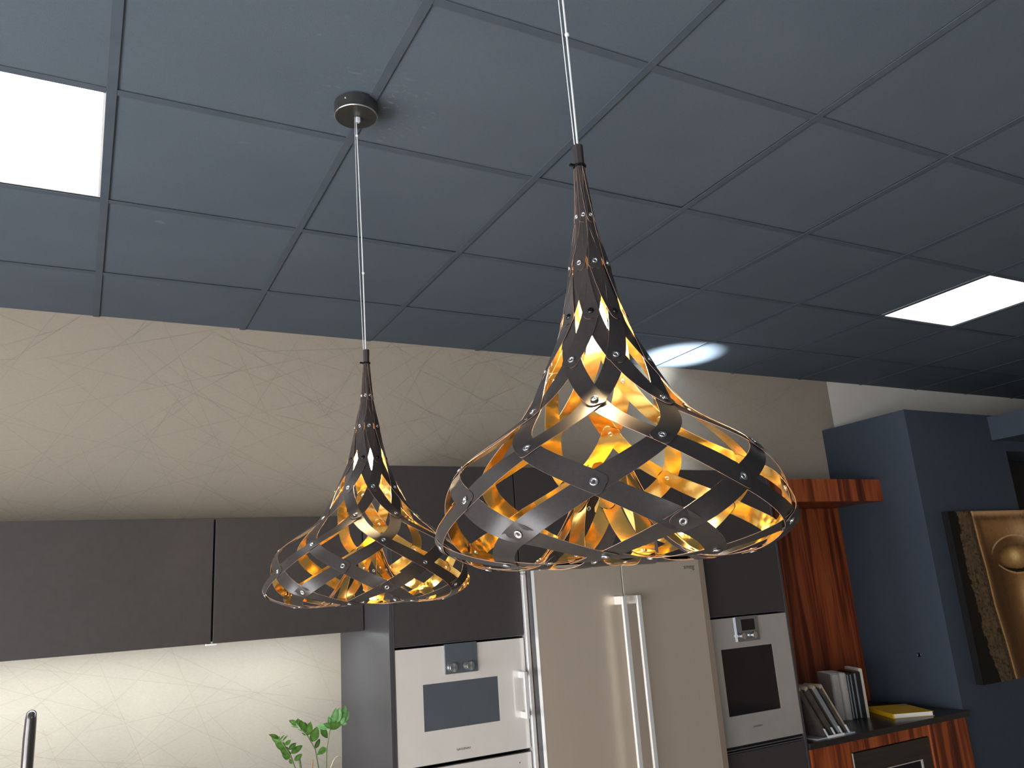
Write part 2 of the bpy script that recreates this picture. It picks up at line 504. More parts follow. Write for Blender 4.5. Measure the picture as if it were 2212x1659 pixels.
# LED strips under the wall cabinets washing the backsplash
M_STRIP = mat('lit_led_strip', (0.9, 0.9, 0.9), 0.5, emit=(0.82, 0.93, 1.0), strength=60.0)
for x0, x1, lb in ((-0.98, 0.43, 'thin light strip under the wide left wall cabinet'), (0.48, 0.95, 'thin light strip under the right wall cabinet')):
    t = empty('under_cabinet_light', ((x0 + x1) / 2, 2.62, Z(-1.366)), lb, 'light strip', 'light strips under the wall cabinets')
    box('housing', x0, x1, 2.60, 2.64, Z(-1.3618), Z(-1.3602), M_WHITE, t)
    box('diffuser', x0 + 0.004, x1 - 0.004, 2.604, 2.636, Z(-1.3648), Z(-1.3620), M_STRIP, t)
# small white piece below the joint
hc = empty('white_piece', (0.455, 2.545, Z(-1.37)), 'small white piece under the joint of the wall cabinets', 'clip')
box('piece_plate', 0.437, 0.474, 2.548, 2.575, Z(-1.3725), Z(-1.3662), M_WHITE, hc, 0.001)
# ---- base run below (carries tap and plant)
t = empty('base_cabinet', (0.0, 2.6, 0), 'dark base cabinet run below the wall cabinets', 'cabinet')
box('body', -2.0, 1.04, 2.30, YW - 0.002, 0.0, 0.88, M_ANTH, t)
tag(box('worktop', -2.0, 1.04, 2.26, YW - 0.002, 0.8805, 0.92, M_TOP, None, 0.002), 'dark worktop of the left run carrying the potted plant', 'worktop')

# ---- tall unit for the left oven
t = empty('tall_cabinet', (1.33, 2.6, 0), 'anthracite tall cabinet housing the left oven', 'cabinet', 'tall cabinets')
box('side_panel', 1.044, 1.060, FY - 0.002, YW - 0.002, 0.0, TT, M_ANTHSIDE, t, 0.001)
box('side_panel', 1.6185, 1.6225, FY + 0.02, YW - 0.002, 0.0, TT, M_ANTHSIDE, t)
box('back_panel', 1.0605, 1.618, YW - 0.02, YW - 0.002, 0.0, TT, M_ANTH, t)
box('top_panel', 1.0605, 1.618, FY + 0.022, YW - 0.0205, TT - 0.018, TT, M_ANTH, t)
box('door', 1.064, 1.617, FY, FY + 0.02, Z(-1.4245), TT, M_ANTH, t, 0.001)
box('grip_profile', 1.064, 1.617, FY + 0.004, FY + 0.03, Z(-1.429), Z(-1.4255), M_PROFILE, t)
box('edge_profile', 1.0605, 1.0635, FY - 0.002, FY + 0.02, 0.1, TT, M_PROFILE, t)
box('shelf', 1.0605, 1.618, FY + 0.05, YW - 0.0205, Z(-1.436), Z(-1.4295), M_DARKGAP, t)
box('shelf', 1.0605, 1.618, FY + 0.05, YW - 0.0205, Z(-1.864), Z(-1.852), M_DARKGAP, t)
box('plinth', 1.0605, 1.618, FY + 0.05, FY + 0.07, 0.0, 0.1, M_ANTH, t)

def knob(name, x, z, y_back, r, parent):
    mk = Matrix.Translation((x, y_back, z)) @ Matrix.Rotation(math.pi / 2, 4, 'X')
    bm = bmesh.new()
    add_lathe(bm, [(r * 0.9, 0.0), (r, 0.003), (r, 0.017), (r * 0.93, 0.019)], 28, mk)
    return finish(name, bm, M_KNOB, parent)
M_KNOB = mat('spun_steel_knob', (0.78, 0.75, 0.71), 0.25, 1.0, aniso=0.85)
tk = NT(M_KNOB)
tan = tk.n('ShaderNodeTangent', direction_type='RADIAL', axis='Y')
tk.l(tan.outputs[0], tk.b.inputs['Tangent'])

def oven(name, x0, x1, ztop, zbot, label, glass, ctl, win, knobs, handle=None, disp=None, word=None, wz=None, depth=0.5, pane=None):
    t = empty(name, ((x0 + x1) / 2, FY + 0.2, zbot), label, 'oven', 'built-in ovens')
    box('body', x0 + 0.012, x1 - 0.012, FY + 0.0205, FY + depth, zbot + 0.012, ztop - 0.012, M_DARKGAP, t)
    # door: glass frame round a black window
    wx0, wx1, wz0, wz1 = win
    bm = bmesh.new()
    for a in ((x0, wx0, zbot, ztop), (wx1, x1, zbot, ztop), (wx0, wx1, zbot, wz0), (wx0, wx1, wz1, ztop)):
        add_box(bm, a[0], a[1], FY, FY + 0.02, a[2], a[3])
    bmesh.ops.remove_doubles(bm, verts=bm.verts[:], dist=1e-5)
    d = finish('door', bm, glass, t)
    box('window_pane', wx0 + 0.0002, wx1 - 0.0002, FY + 0.0012, FY + 0.0195, wz0 + 0.0002, wz1 - 0.0002, pane or M_BLKGLASS, d)
    c = box('control_panel', ctl[0], ctl[1], FY - 0.0085, FY - 0.0005, ctl[2], ctl[3], M_MIRGLASS, t, 0.0008)
    if disp:
        box('display', disp[0], disp[1], FY - 0.0094, FY - 0.0086, disp[2], disp[3], M_BLKGLASS, c)
    for kx, kz, kr in knobs:
        knob('knob', kx, kz, FY - 0.0088, kr, c)
    if handle:
        hx, hz0, hz1 = handle
        hb = box('handle', hx - 0.004, hx + 0.008, FY - 0.052, FY - 0.040, hz0, hz1, M_STEELB, t, 0.001)
        for zc in (hz0 + 0.012, hz1 - 0.012):
            box('handle_bracket', hx - 0.004, hx + 0.004, FY - 0.0398, FY - 0.0003, zc - 0.012, zc + 0.012, M_STEELB, hb)
    if word:
        text_mesh('lettering', word, 0.0105, Vector((wz[0], FY - 0.0005, wz[1])), FRONT, M_INK, t, 0.0003)
    return t
oven('built_in_oven', 1.066, 1.6165, Z(-1.4375), Z(-1.851), 'silver compact built-in oven with landscape window left of the refrigerator', M_OVENGLASS,
     (1.264, 1.401, Z(-1.543), Z(-1.4325)), (1.173, 1.489, Z(-1.736), Z(-1.571)),
     ((1.292, Z(-1.519), 0.0165), (1.364, Z(-1.519), 0.0165)), (1.585, Z(-1.737), Z(-1.563)), None, 'GAGGENAU', (1.328, Z(-1.814)), pane=M_PANE)
t = empty('warming_drawer', (1.34, 2.5, Z(-2.3)), 'silver appliance front below the compact oven at the bottom edge', 'appliance')
box('body', 1.078, 1.605, FY + 0.0205, FY + 0.5, Z(-2.29), Z(-1.88), M_DARKGAP, t)
box('front_panel', 1.066, 1.6165, FY, FY + 0.02, Z(-2.30), Z(-1.8655), M_OVENGLASS, t)
bm = bmesh.new(); add_lathe(bm, [(0.0025, 0), (0.0025, 0.001)], 12, Matrix.Translation((1.563, FY - 0.0002, Z(-1.897))) @ Matrix.Rotation(math.pi / 2, 4, 'X'))
finish('pin_dot', bm, M_INK, t)

# ---- steel trim and refrigerator
tr = empty('steel_trim', (1.63, 2.22, 0), 'bright steel trim strip between the left oven and the refrigerator', 'trim')
bm = bmesh.new(); add_box(bm, 1.6235, 1.641, FY - 0.012, FY + 0.05, 0.0, Z(-1.185), 0.003)
finish('strip', bm, M_STEELB, tr)
box('cap', 1.6233, 1.6412, FY - 0.0125, FY + 0.05, Z(-1.184), Z(-1.165), M_STEELB, tr, 0.003)
FRY = 2.172
fr = empty('refrigerator', (2.1, 2.5, 0), 'tall brushed steel refrigerator with two doors and long bar handles', 'refrigerator')
box('cabinet', 1.652, 2.520, FRY + 0.062, YW - 0.01, 0.02, Z(-1.162), M_STEEL, fr)
def curved_door(x0, x1, name, outer_right):
    bm = bmesh.new()
    n = 10
    pts = []
    for k in range(n + 1):
        x = x0 + (x1 - x0) * k / n
        e = min(x - x0, x1 - x)
        y = FRY
        q = x1 - x if outer_right else x - x0
        if outer_right and q < 0.05:
            y += 0.020 * ((0.05 - q) / 0.05) ** 2
        pts.append((x, y))
    fr_ = [[bm.verts.new((x, y, z)) for x, y in pts] for z in (0.06, Z(-1.160))]
    bk = [[bm.verts.new((x, FRY + 0.058, z)) for x, y in pts] for z in (0.06, Z(-1.160))]
    for k in range(n):
        bm.faces.new((fr_[0][k], fr_[0][k + 1], fr_[1][k + 1], fr_[1][k]))
        bm.faces.new((bk[0][k], bk[1][k], bk[1][k + 1], bk[0][k + 1]))
        for zz in (0, 1):
            bm.faces.new((fr_[zz][k], bk[zz][k], bk[zz][k + 1], fr_[zz][k + 1]))
    for k in (0, n):
        bm.faces.new((fr_[0][k], fr_[1][k], bk[1][k], bk[0][k]))
    return finish(name, bm, M_STEEL, fr)
dl = curved_door(1.643, 2.0725, 'door', False)
dr = curved_door(2.0805, 2.557, 'door', True)
dr['label'] = 'right refrigerator door with small logo'
box('door_seal', 2.0728, 2.0802, FRY + 0.02, FRY + 0.058, 0.06, Z(-1.165), M_DARKGAP, fr)
box('door_edge', 2.0790, 2.0804, FRY + 0.001, FRY + 0.0195, 0.06, Z(-1.162), M_STEELB, fr)
box('door_edge', 1.6412, 1.6429, FRY - 0.001, FRY + 0.024, 0.06, Z(-1.162), M_STEELB, fr)
box('door_side', 1.6412, 1.6429, FRY + 0.0245, FRY + 0.058, 0.06, Z(-1.162), M_ANTHSIDE, fr)
for hx, dd in ((2.036, dl), (2.112, dr)):
    bm = bmesh.new()
    add_box(bm, hx - 0.011, hx + 0.011, FRY - 0.062, FRY - 0.048, 0.55, Z(-1.302), 0.003)
    h = finish('handle', bm, M_STEELB, dd)
    for zc in (Z(-1.302) - 0.017, 0.58):
        box('handle_bracket', hx - 0.010, hx + 0.010, FRY - 0.0478, FRY - 0.0003, zc - 0.0165, zc + 0.0165, M_STEELB, dd)
text_mesh('logo', 'smeg', 0.030, Vector((2.452, FRY - 0.0006, Z(-1.196))), FRONT, M_INK, dr, 0.0004)

# cupboard over the refrigerator
t = empty('tall_cabinet', (2.08, 2.6, Z(-1.14)), 'anthracite cupboard over the refrigerator', 'cabinet', 'tall cabinets')
box('body', 1.6235, 2.530, FY + 0.021, YW - 0.002, Z(-1.140), TT, M_ANTH, t)
box('door', 1.6235, 2.5285, FY, FY + 0.02, Z(-1.145), TT, M_ANTH, t, 0.001)

# ---- tall unit for the right oven
t = empty('tall_cabinet', (2.83, 2.6, 0), 'anthracite tall cabinet housing the right oven beside the rosewood panel', 'cabinet', 'tall cabinets')
box('side_panel', 2.5615, 2.5735, FY + 0.02, YW - 0.002, 0.0, Z(-1.16), M_ANTHSIDE, t)
box('side_panel', 3.090, 3.103, FY - 0.002, YW - 0.002, 0.0, TT, M_ANTHSIDE, t, 0.001)
box('back_panel', 2.574, 3.0895, YW - 0.02, YW - 0.002, 0.0, TT - 0.02, M_ANTH, t)
box('top_panel', 2.5315, 3.0895, FY + 0.022, YW - 0.002, TT - 0.018, TT, M_ANTH, t)
box('door', 2.5315, 3.0885, FY, FY + 0.02, Z(-1.4265), TT, M_ANTH, t, 0.001)
box('grip_profile', 2.575, 3.0885, FY + 0.004, FY + 0.03, Z(-1.431), Z(-1.4275), M_PROFILE, t)
box('shelf', 2.574, 3.0895, FY + 0.05, YW - 0.0205, Z(-1.438), Z(-1.4315), M_DARKGAP, t)
box('shelf', 2.574, 3.0895, FY + 0.012, YW - 0.0205, Z(-2.004), Z(-1.996), M_DARKGAP, t)
box('grip_profile', 2.575, 3.0885, FY + 0.002, FY + 0.03, Z(-2.0095), Z(-2.0045), M_PROFILE, t)
box('grip_profile', 2.575, 3.0885, FY + 0.002, FY + 0.03, Z(-2.020), Z(-2.0155), M_PROFILE, t)
box('door', 2.575, 3.0885, FY, FY + 0.02, 0.1, Z(-2.022), M_ANTH, t, 0.001)
oven('built_in_oven', 2.576, 3.0885, Z(-1.440), Z(-1.993), 'grey built-in oven with portrait window right of the refrigerator', M_OVENDARK,
     (2.752, 2.892, Z(-1.551), Z(-1.437)), (2.648, 2.969, Z(-1.867), Z(-1.577)),
     ((2.776, Z(-1.525), 0.015), (2.846, Z(-1.525), 0.015)), None, (2.782, 2.868, Z(-1.502), Z(-1.452)), 'GAGGENAU', (2.81, Z(-1.924)))

# ---- uplighter on the tall unit, throwing a streak on the ceiling
ul = empty('uplighter', (3.02, 2.72, TT), 'small uplighter on top of the tall unit throwing a white streak on the ceiling', 'lamp')
box('housing', 2.96, 3.08, 2.68, 2.76, TT + 0.0005, TT + 0.02, M_ANTH, ul)
box('led_strip', 2.965, 3.075, 2.70, 2.74, TT + 0.0202, TT + 0.023, M_UPL, ul)
sd = bpy.data.lights.new('uplight', 'SPOT')
sd.energy = 260; sd.spot_size = math.radians(46); sd.spot_blend = 0.9; sd.color = (0.90, 0.96, 1.0); sd.shadow_soft_size = 0.01
so = bpy.data.objects.new('uplight', sd); COL.objects.link(so)
so.location = (3.0, 2.72, TT + 0.06); so.rotation_euler = (math.radians(183), 0, 0); 
so.parent = ul; so.location = (-0.02, 0.0, 0.06)

# ---- rosewood niche, pelmet, worktop, base unit
tag(box('rosewood_back_panel', 3.1045, PX - 0.001, YW - 0.022, YW - 0.001, 0.9215, Z(-0.864), M_WOOD), 'rosewood back panel between the right oven and the navy partition', 'panel')
bm = bmesh.new()
add_box(bm, 3.1045, PX - 0.001, 2.528, 2.55, Z(-0.862), Z(-0.730))
add_box(bm, 3.1045, PX - 0.001, 2.5505, YW - 0.001, Z(-0.862), Z(-0.843))
tag(finish('rosewood_pelmet', bm, M_WOOD2), 'horizontal rosewood pelmet fixed across the top of the rosewood panel', 'pelmet')
bm = bmesh.new()
add_box(bm, 3.106, PX - 0.0015, 2.238, YW - 0.001, 0.891, 0.92, 0.0015)
tag(finish('worktop', bm, M_TOP), 'black worktop with the yellow magazine and sample boards on it', 'worktop')
t = empty('base_cabinet', (3.72, 2.5, 0), 'rosewood base cabinet under the black worktop at lower right', 'cabinet')
box('carcass', 3.13, 4.33, 2.40, YW - 0.002, 0.0, 0.8905, M_ANTH, t)
box('side_panel', 3.112, 3.1285, 2.2455, YW - 0.002, 0.0, 0.8905, M_WOOD, t)
box('front_panel', 3.130, 3.392, 2.252, 2.272, 0.0, 0.8905, M_WOOD, t)
box('top_rail', 3.3925, 3.984, 2.252, 2.272, 0.838, 0.8905, M_WOOD, t)
box('end_panel', 3.9855, 4.302, 2.2455, 2.2745, 0.0, 0.8905, M_WOOD, t, 0.001)
t = empty('built_in_cooler', (3.69, 2.35, 0.2), 'dark built-in appliance with glass door set in the rosewood base cabinet', 'appliance')
box('body', 3.41, 3.975, 2.275, 2.398, 0.2, 0.83, M_DARKGAP, t)
M_DKST = m_noise('dark_bronze_steel', (0.075, 0.062, 0.052), (0.095, 0.08, 0.066), 3, 0.3, (1, 1, 40), metal=0.7)
bm = bmesh.new()
for a in ((3.400, 3.475, 0.2, 0.832), (3.906, 3.982, 0.2, 0.832), (3.475, 3.906, 0.735, 0.832)):
    add_box(bm, a[0], a[1], 2.254, 2.273, a[2], a[3])
bmesh.ops.remove_doubles(bm, verts=bm.verts[:], dist=1e-5)
d = finish('door_frame', bm, M_DKST, t)
box('edge_strip', 3.3935, 3.3995, 2.2505, 2.270, 0.2, 0.834, M_STEELB, d)
box('window_pane', 3.4755, 3.895, 2.2595, 2.270, 0.2, 0.7345, M_BLKGLASS, d)
box('window_edge', 3.8955, 3.9055, 2.2545, 2.2705, 0.2, 0.7345, M_STEELB, d)
box('window_edge', 3.4755, 3.895, 2.2545, 2.2592, 0.7305, 0.7345, M_STEELB, d)
# partition foot under / beside the worktop end is the partition itself

# ================================================================== PENDANT LAMPS
# profile rings: (depth below the tip, radius)
RINGS = [(0.036, 0.0080), (0.1150, 0.0125), (0.1910, 0.0270), (0.2680, 0.0430), (0.3385, 0.0725), (0.4035, 0.1130),
         (0.4660, 0.1925), (0.5140, 0.2160), (0.5590, 0.2205), (0.5860, 0.1660), (0.5820, 0.1000), (0.5150, 0.0480), (0.4720, 0.0300)]
NR = len(RINGS) - 1
def catmull(a, b, c, d, t):
    return 0.5 * ((2 * b) + (-a + c) * t + (2 * a - 5 * b + 4 * c - d) * t * t + (-a + 3 * b - 3 * c + d) * t ** 3)
def prof(u):
    u = max(0.0, min(NR - 1e-6, u))
    k = int(u); t = u - k
    g = lambda i: RINGS[max(0, min(NR, i))]
    s = catmull(g(k - 1)[0], g(k)[0], g(k + 1)[0], g(k + 2)[0], t)
    r = catmull(g(k - 1)[1], g(k)[1], g(k + 1)[1], g(k + 2)[1], t)
    return s, max(r, 0.004)
WID = [0.0044, 0.0072, 0.0094, 0.0112, 0.0122, 0.0124, 0.0122, 0.0124, 0.0124, 0.0122, 0.0115, 0.0100, 0.0090]
def wid(u):
    k = min(int(u), NR - 1); t = u - k
    return WID[k] * (1 - t) + WID[k + 1] * t
def strip_pt(u, az0, sg):
    s, r = prof(u)
    th = az0 + sg * math.radians(22.5) * (u - 7)
    return Vector((r * math.cos(th), r * math.sin(th), -s)), th
def strip_frame(u, az0, sg):
    e = 0.14
    p, th = strip_pt(u, az0, sg)
    a, _ = strip_pt(max(u - e, 0), az0, sg); b, _ = strip_pt(min(u + e, NR - 1e-4), az0, sg)
    T = (b - a).normalized()
    s0, r0 = prof(max(u - e, 0)); s1, r1 = prof(min(u + e, NR - 1e-4))
    ms, mr = -(s1 - s0), (r1 - r0)
    rad = Vector((math.cos(th), math.sin(th), 0))
    mer = (rad * mr + Vector((0, 0, ms))).normalized()
    circ = Vector((-math.sin(th), math.cos(th), 0))
    N = circ.cross(mer); 
    N = -N if N.dot(mer.cross(circ)) < 0 else N
    N = mer.cross(circ)
    N.normalize()
    # outward (away from the inside of the shade) at the top of the shade means +radial
    W = N.cross(T).normalized()
    return p, T, N, W
def strip_mesh_make(name, az0, sg, cuts):
    """one riveted strip: overlapping straps from the tip to the inner ring; black outside, gold foil inside"""
    verts, faces, mi = [], [], []
    TH = 0.0006
    for a, b in zip(cuts, cuts[1:]):
        # dense samples, extended past both end rivets
        n = max(int((b - a) * 22), 10)
        def speed(u):
            return (strip_pt(min(u + 0.05, NR - 1e-4), az0, sg)[0] - strip_pt(max(u - 0.05, 0), az0, sg)[0]).length / 0.1
        EXT = 0.0125
        da = 0.0 if a == 0 else EXT / speed(a)
        db = 0.0 if b == NR else EXT / speed(b)
        ends = (0.0, 0.0006, 0.0018, 0.004, 0.0075)
        us, edge = [], []
        if da:
            for x in ends:
                us.append(a - da * (1 - x / EXT)); edge.append(x)
        for k in range(n + 1):
            us.append(a + (b - a) * k / n); edge.append(1.0)
        for x in reversed(ends):
            us.append((b + db * (1 - x / EXT)) if db else b + 0.0); edge.append(x)
        rc = 0.0075
        samples = []   # (P, N, W, halfwidth, offset)
        for u, x in zip(us, edge):
            P, T, N, W = strip_frame(u, az0, sg)
            if not db and u == b and x < 1.0:
                P = P + T * (EXT * 0.6 - x * 0.6)
            w_ = wid(max(0, min(u, NR - 1e-4)))
            c_ = min(rc, w_ * 0.9)
            if x < c_:
                w_ = w_ - c_ + math.sqrt(max(c_ * c_ - (c_ - x) ** 2, 0.0))
            f = max(0.0, min(1.0, (u - a) / (b - a)))
            samples.append((P, N, W, max(w_, 0.0005), -0.0011 + 0.0022 * f))
        base = len(verts)
        for P, N, W, h, o_ in samples:
            cL, cR = P + W * h, P - W * h
            t_, b_ = N * o_, N * (o_ - TH)
            verts += [cL + t_, P + t_, cR + t_, cL + b_, P + b_, cR + b_, cL + t_, cL + b_, cR + t_, cR + b_]
        for k in range(len(samples) - 1):
            i, j = base + 10 * k, base + 10 * (k + 1)
            for c_ in (0, 1):
                # matching diagonals on both skins
                faces += [(i + c_, i + c_ + 1, j + c_ + 1), (i + c_, j + c_ + 1, j + c_)]
                faces += [(i + 3 + c_ + 1, i + 3 + c_, j + 3 + c_ + 1), (i + 3 + c_, j + 3 + c_, j + 3 + c_ + 1)]
                mi += [0, 0, 1, 1]
            faces += [(i + 7, i + 6, j + 6, j + 7), (i + 8, i + 9, j + 9, j + 8)]
            mi += [2, 2]
    me = bpy.data.meshes.new(name)
    me.from_pydata(verts, [], faces)
    for x in (M_BLACKL, M_GOLD, M_EDGE):
        me.materials.append(x)
    for p, k in zip(me.polygons, mi):
        p.material_index = k
        p.use_smooth = True
    me.update()
    return me
# eyelet and rivet meshes (axis = local z, outward)
def eyelet_mesh(name, mt, solid):
    bm = bmesh.new()
    if solid:
        add_lathe(bm, [(0.0042, -0.0026), (0.0044, 0.0), (0.0040, 0.0012), (0.0026, 0.0020), (0.0006, 0.0023)], 14)
    else:
        add_lathe(bm, [(0.0021, -0.0036), (0.0036, -0.0034), (0.0038, -0.0026), (0.0026, -0.0022), (0.0026, 0.0), (0.0046, 0.0002), (0.0049, 0.0008), (0.0042, 0.0014), (0.0028, 0.0012), (0.0021, 0.0004), (0.0021, -0.0036)], 16, cap=False)
    bmesh.ops.recalc_face_normals(bm, faces=bm.faces[:])
    me = bpy.data.meshes.new(name)
    bm.to_mesh(me); bm.free()
    me.materials.append(mt)
    for p in me.polygons:
        p.use_smooth = True
    return me
EYELET = eyelet_mesh('eyelet', M_CHROME, False)
RIVET = eyelet_mesh('rivet', M_DKRIVET, True)

def pendant(tip, ceil_xy, phi, label, tilt=(0, 0), solid_ring=3):
    x, y, z = tip
    root = empty('pendant_lamp', (x, y, z), label, 'pendant lamp', 'riveted black and gold pendant lamps')
    # facing azimuth: direction from lamp to where the picture is taken
    fa = math.atan2(CY - y, CX - x)
    sh = empty('shade', (0, 0, 0)); sh.parent = root
    sh.rotation_euler = (tilt[0], tilt[1], 0)
    # positive photo angle turns to the right of the viewer = counter-clockwise seen from above
    for fam in (1, -1):
        cuts = ([0, 1, 3, 5, 7, 9, 11, 12] if fam == 1 else [0, 2, 4, 6, 8, 10, 12])
        me = None
        for i in range(8):
            az = fa + phi + math.radians(45 * i)
            me = strip_mesh_make('strap', az, fam, cuts)
            o = bpy.data.objects.new('strap', me)
            COL.objects.link(o); o.parent = sh
            if fam == 1:
                for u in range(1, NR):
                    p, T, N, W = strip_frame(u, az, fam)
                    e = bpy.data.objects.new('rivet' if u == solid_ring else 'eyelet', RIVET if u == solid_ring else EYELET)
                    COL.objects.link(e); e.parent = sh
                    sc = 0.72 if u in (1, 11) else (0.85 if u == 2 else 1.0)
                    R3 = Matrix((W, T, N)).transposed().to_4x4()
                    e.matrix_local = Matrix.Translation(p + N * 0.0012) @ R3 @ Matrix.Diagonal((sc, sc, 1, 1))
    # sleeve and tie at the tip
    bm = bmesh.new(); add_lathe(bm, [(0.0062, -0.044), (0.0075, -0.030), (0.0078, 0.0), (0.0055, 0.0006)], 8)
    finish('sleeve', bm, M_BLACKL, sh, world=False)
    bm = bmesh.new()
    add_lathe(bm, [(0.0084, -0.0345), (0.0098, -0.0338), (0.0098, -0.0318), (0.0084, -0.0311)], 16)
    add_box(bm, -0.016, -0.009, -0.002, 0.002, -0.0345, -0.0315)
    finish('cable_tie', bm, M_DKRIVET, sh, world=False)
    # lamp holder and lit bulb
    bm = bmesh.new(); add_lathe(bm, [(0.003, -0.165), (0.010, -0.17), (0.0115, -0.185), (0.0115, -0.226), (0.009, -0.232)], 20)
    finish('lamp_holder', bm, M_BLKCOV, root, world=False)
    bm = bmesh.new(); add_lathe(bm, [(0.007, -0.2325), (0.0130, -0.246), (0.0160, -0.264), (0.0162, -0.282), (0.0135, -0.298), (0.007, -0.308), (0.0008, -0.311)], 20)
    finish('bulb', bm, M_BULB, root, True, world=False)
    # cable (power lead and steel wire) up to the rose
    cxo, cyo = ceil_xy[0] - x, ceil_xy[1] - y
    top = H - z - 0.036
    n = 14
    def cable(dx, dy, r, sway):
        pts = []
        for k in range(n + 1):
            f = k / n
            w = sway * math.sin(math.pi * f)
            pts.append((cxo * f + dx * (0.3 + 0.7 * f) + w, cyo * f + dy + w * 0.4, -0.16 + (top + 0.16) * f))
        bm = bmesh.new(); add_tube(bm, pts, r, 8)
        return finish('cable', bm, M_CABLE, root, True, world=False)
    c1 = cable(0.0, 0.0, 0.0017, 0.003)
    cable(-0.0036, 0.001, 0.0008, -0.004)
    for f in (0.45, 0.93):
        bm = bmesh.new(); add_lathe(bm, [(0.0018, -0.002), (0.0034, -0.0015), (0.0034, 0.0015), (0.0018, 0.002)], 10, Matrix.Translation((cxo * f + 0.003 * math.sin(math.pi * f), cyo * f, -0.16 + (top + 0.16) * f)))
        finish('cable_clip', bm, M_WHITE, c1, world=False)
    # ceiling rose
    bm = bmesh.new(); add_lathe(bm, [(0.0, -0.0367), (0.0535, -0.0367), (0.0550, -0.0355), (0.0556, -0.0005)], 48, Matrix.Translation((cxo, cyo, H - z)), cap=False)
    rs = finish('ceiling_rose', bm, M_ROSE, root, world=False)
    bm = bmesh.new(); add_lathe(bm, [(0.0532, -0.0369), (0.0550, -0.0364), (0.0555, -0.0346)], 48, Matrix.Translation((cxo, cyo, H - z)), cap=False)
    finish('rim', bm, M_CHROME, rs, True, world=False)
    bm = bmesh.new(); add_box(bm, cxo - 0.001, cxo + 0.010, cyo - 0.006, cyo + 0.005, H - z - 0.052, H - z - 0.0371, 0.002)
    finish('strain_relief', bm, M_ACRYL, rs, world=False)
    bm = bmesh.new(); add_lathe(bm, [(0.0025, 0), (0.0025, 0.002), (0.0008, 0.0028)], 10, Matrix.Translation((cxo - 0.0392 , cyo - 0.0390, H - z - 0.014)) @ Matrix.Rotation(math.radians(225), 4, 'Z') @ Matrix.Rotation(math.pi / 2, 4, 'Y'))
    finish('screw', bm, M_CHROME, rs, world=False)
    return root
def tilt_for(x, y, ang):
    """lean of the top to the viewer's right by ang -> euler x,y"""
    v = Vector((x - CX, y - CY)).normalized()
    axis = Vector((v.x, v.y, 0))
    q = Matrix.Rotation(ang, 3, axis).to_euler()
    return (q.x, q.y)
pendant((0.578, 1.020, Z(-0.676)), (0.567, 1.028), math.radians(-13.3), 'smaller-looking far pendant lamp of riveted black straps, lined in gold, hanging at left', tilt_for(0.57, 1.02, 0.009))
pendant((0.6000, 0.0995, Z(-0.648)), (0.592, 0.094), math.radians(-4.0), 'large near pendant lamp of riveted black straps, lined in gold, at centre right', tilt_for(0.6, 0.1, 0.004))

# ================================================================== THINGS ON THE WORKTOPS
WT = 0.92
# yellow magazine
mg = empty('magazine', (4.05, 2.46, WT), 'thick yellow magazine lying flat on the black worktop', 'magazine', rotz=math.radians(-25.6))
def loc_box(name, x0, x1, y0, y1, z0, z1, mt, parent, bevel=0.0):
    bm = bmesh.new(); add_box(bm, x0, x1, y0, y1, z0, z1, bevel)
    return finish(name, bm, mt, parent, world=False)
loc_box('pages', -0.104, 0.108, -0.149, 0.149, 0.0022, 0.0215, M_PAGES, mg)
bm = bmesh.new()
add_box(bm, -0.112, 0.114, -0.151, 0.151, 0.0217, 0.0232)
add_box(bm, -0.112, 0.114, -0.151, 0.151, 0.0002, 0.0018)
add_box(bm, -0.1125, -0.1045, -0.151, 0.151, 0.0018, 0.0217)
cv = finish('cover', bm, M_YEL, mg, world=False)
loc_box('cover_print', 0.055, 0.105, 0.085, 0.135, 0.02325, 0.0234, M_GREYCOV, cv)
# upright catalogues and binders
RA = math.radians(-25)
ex, ey = math.cos(RA), math.sin(RA)
row = Vector((3.672, 2.562, WT))
def upright(name, s0, w, h, dpt, mt, label, cat, stripes=(), pages=None, bulge=0.0, back=0.0):
    o = empty(name, (row.x + ex * (s0 + w / 2) - ey * back, row.y + ey * (s0 + w / 2) + ex * back, WT), label, cat, None, RA)
    bm = bmesh.new()
    n = 10
    pr_ = []
    for k in range(n + 1):
        a = math.pi * k / n
        pr_.append((-w / 2 * math.cos(a), -bulge * math.sin(a)))
    pr_ += [(w / 2, dpt), (-w / 2, dpt)]
    lo = [bm.verts.new((x, y, 0.0003)) for x, y in pr_]
    hi = [bm.verts.new((x, y, h)) for x, y in pr_]
    k = len(pr_)
    for i in range(k):
        bm.faces.new((lo[i], lo[(i + 1) % k], hi[(i + 1) % k], hi[i]))
    bm.faces.new(lo); bm.faces.new(hi)
    b = finish('cover', bm, mt, o, world=False)
    loc_box('page_block', -w / 2 + 0.003, w / 2 - 0.003, 0.004, dpt - 0.004, h + 0.0002, h + 0.0022, pages or M_PAGES, o)
    for sx, sw in stripes:
        loc_box('stripe', sx - sw / 2, sx + sw / 2, -bulge - 0.0012, -bulge * 0.2 - 0.0002 if bulge else -0.0002, 0.004, h - 0.006, M_SILVER, b)
upright('catalogue', 0.000, 0.048, 0.236, 0.17, M_GREYCOV, 'pale grey catalogue with rounded spine, leftmost of the upright row', 'catalogue', bulge=0.016)
upright('catalogue', 0.0485, 0.040, 0.236, 0.17, M_GREYCOV, 'pale grey catalogue with rounded spine, next to the black binders', 'catalogue', bulge=0.014)
upright('binder', 0.089, 0.034, 0.234, 0.17, M_BLKCOV, 'black binder with two silver stripes beside the pale grey catalogues', 'binder', ((-0.009, 0.007), (0.008, 0.007)), M_BLKCOV)
upright('binder', 0.1235, 0.046, 0.238, 0.17, M_BLKCOV, 'wider black binder with one silver stripe beside the cream catalogue', 'binder', ((-0.008, 0.009),), M_BLKCOV)
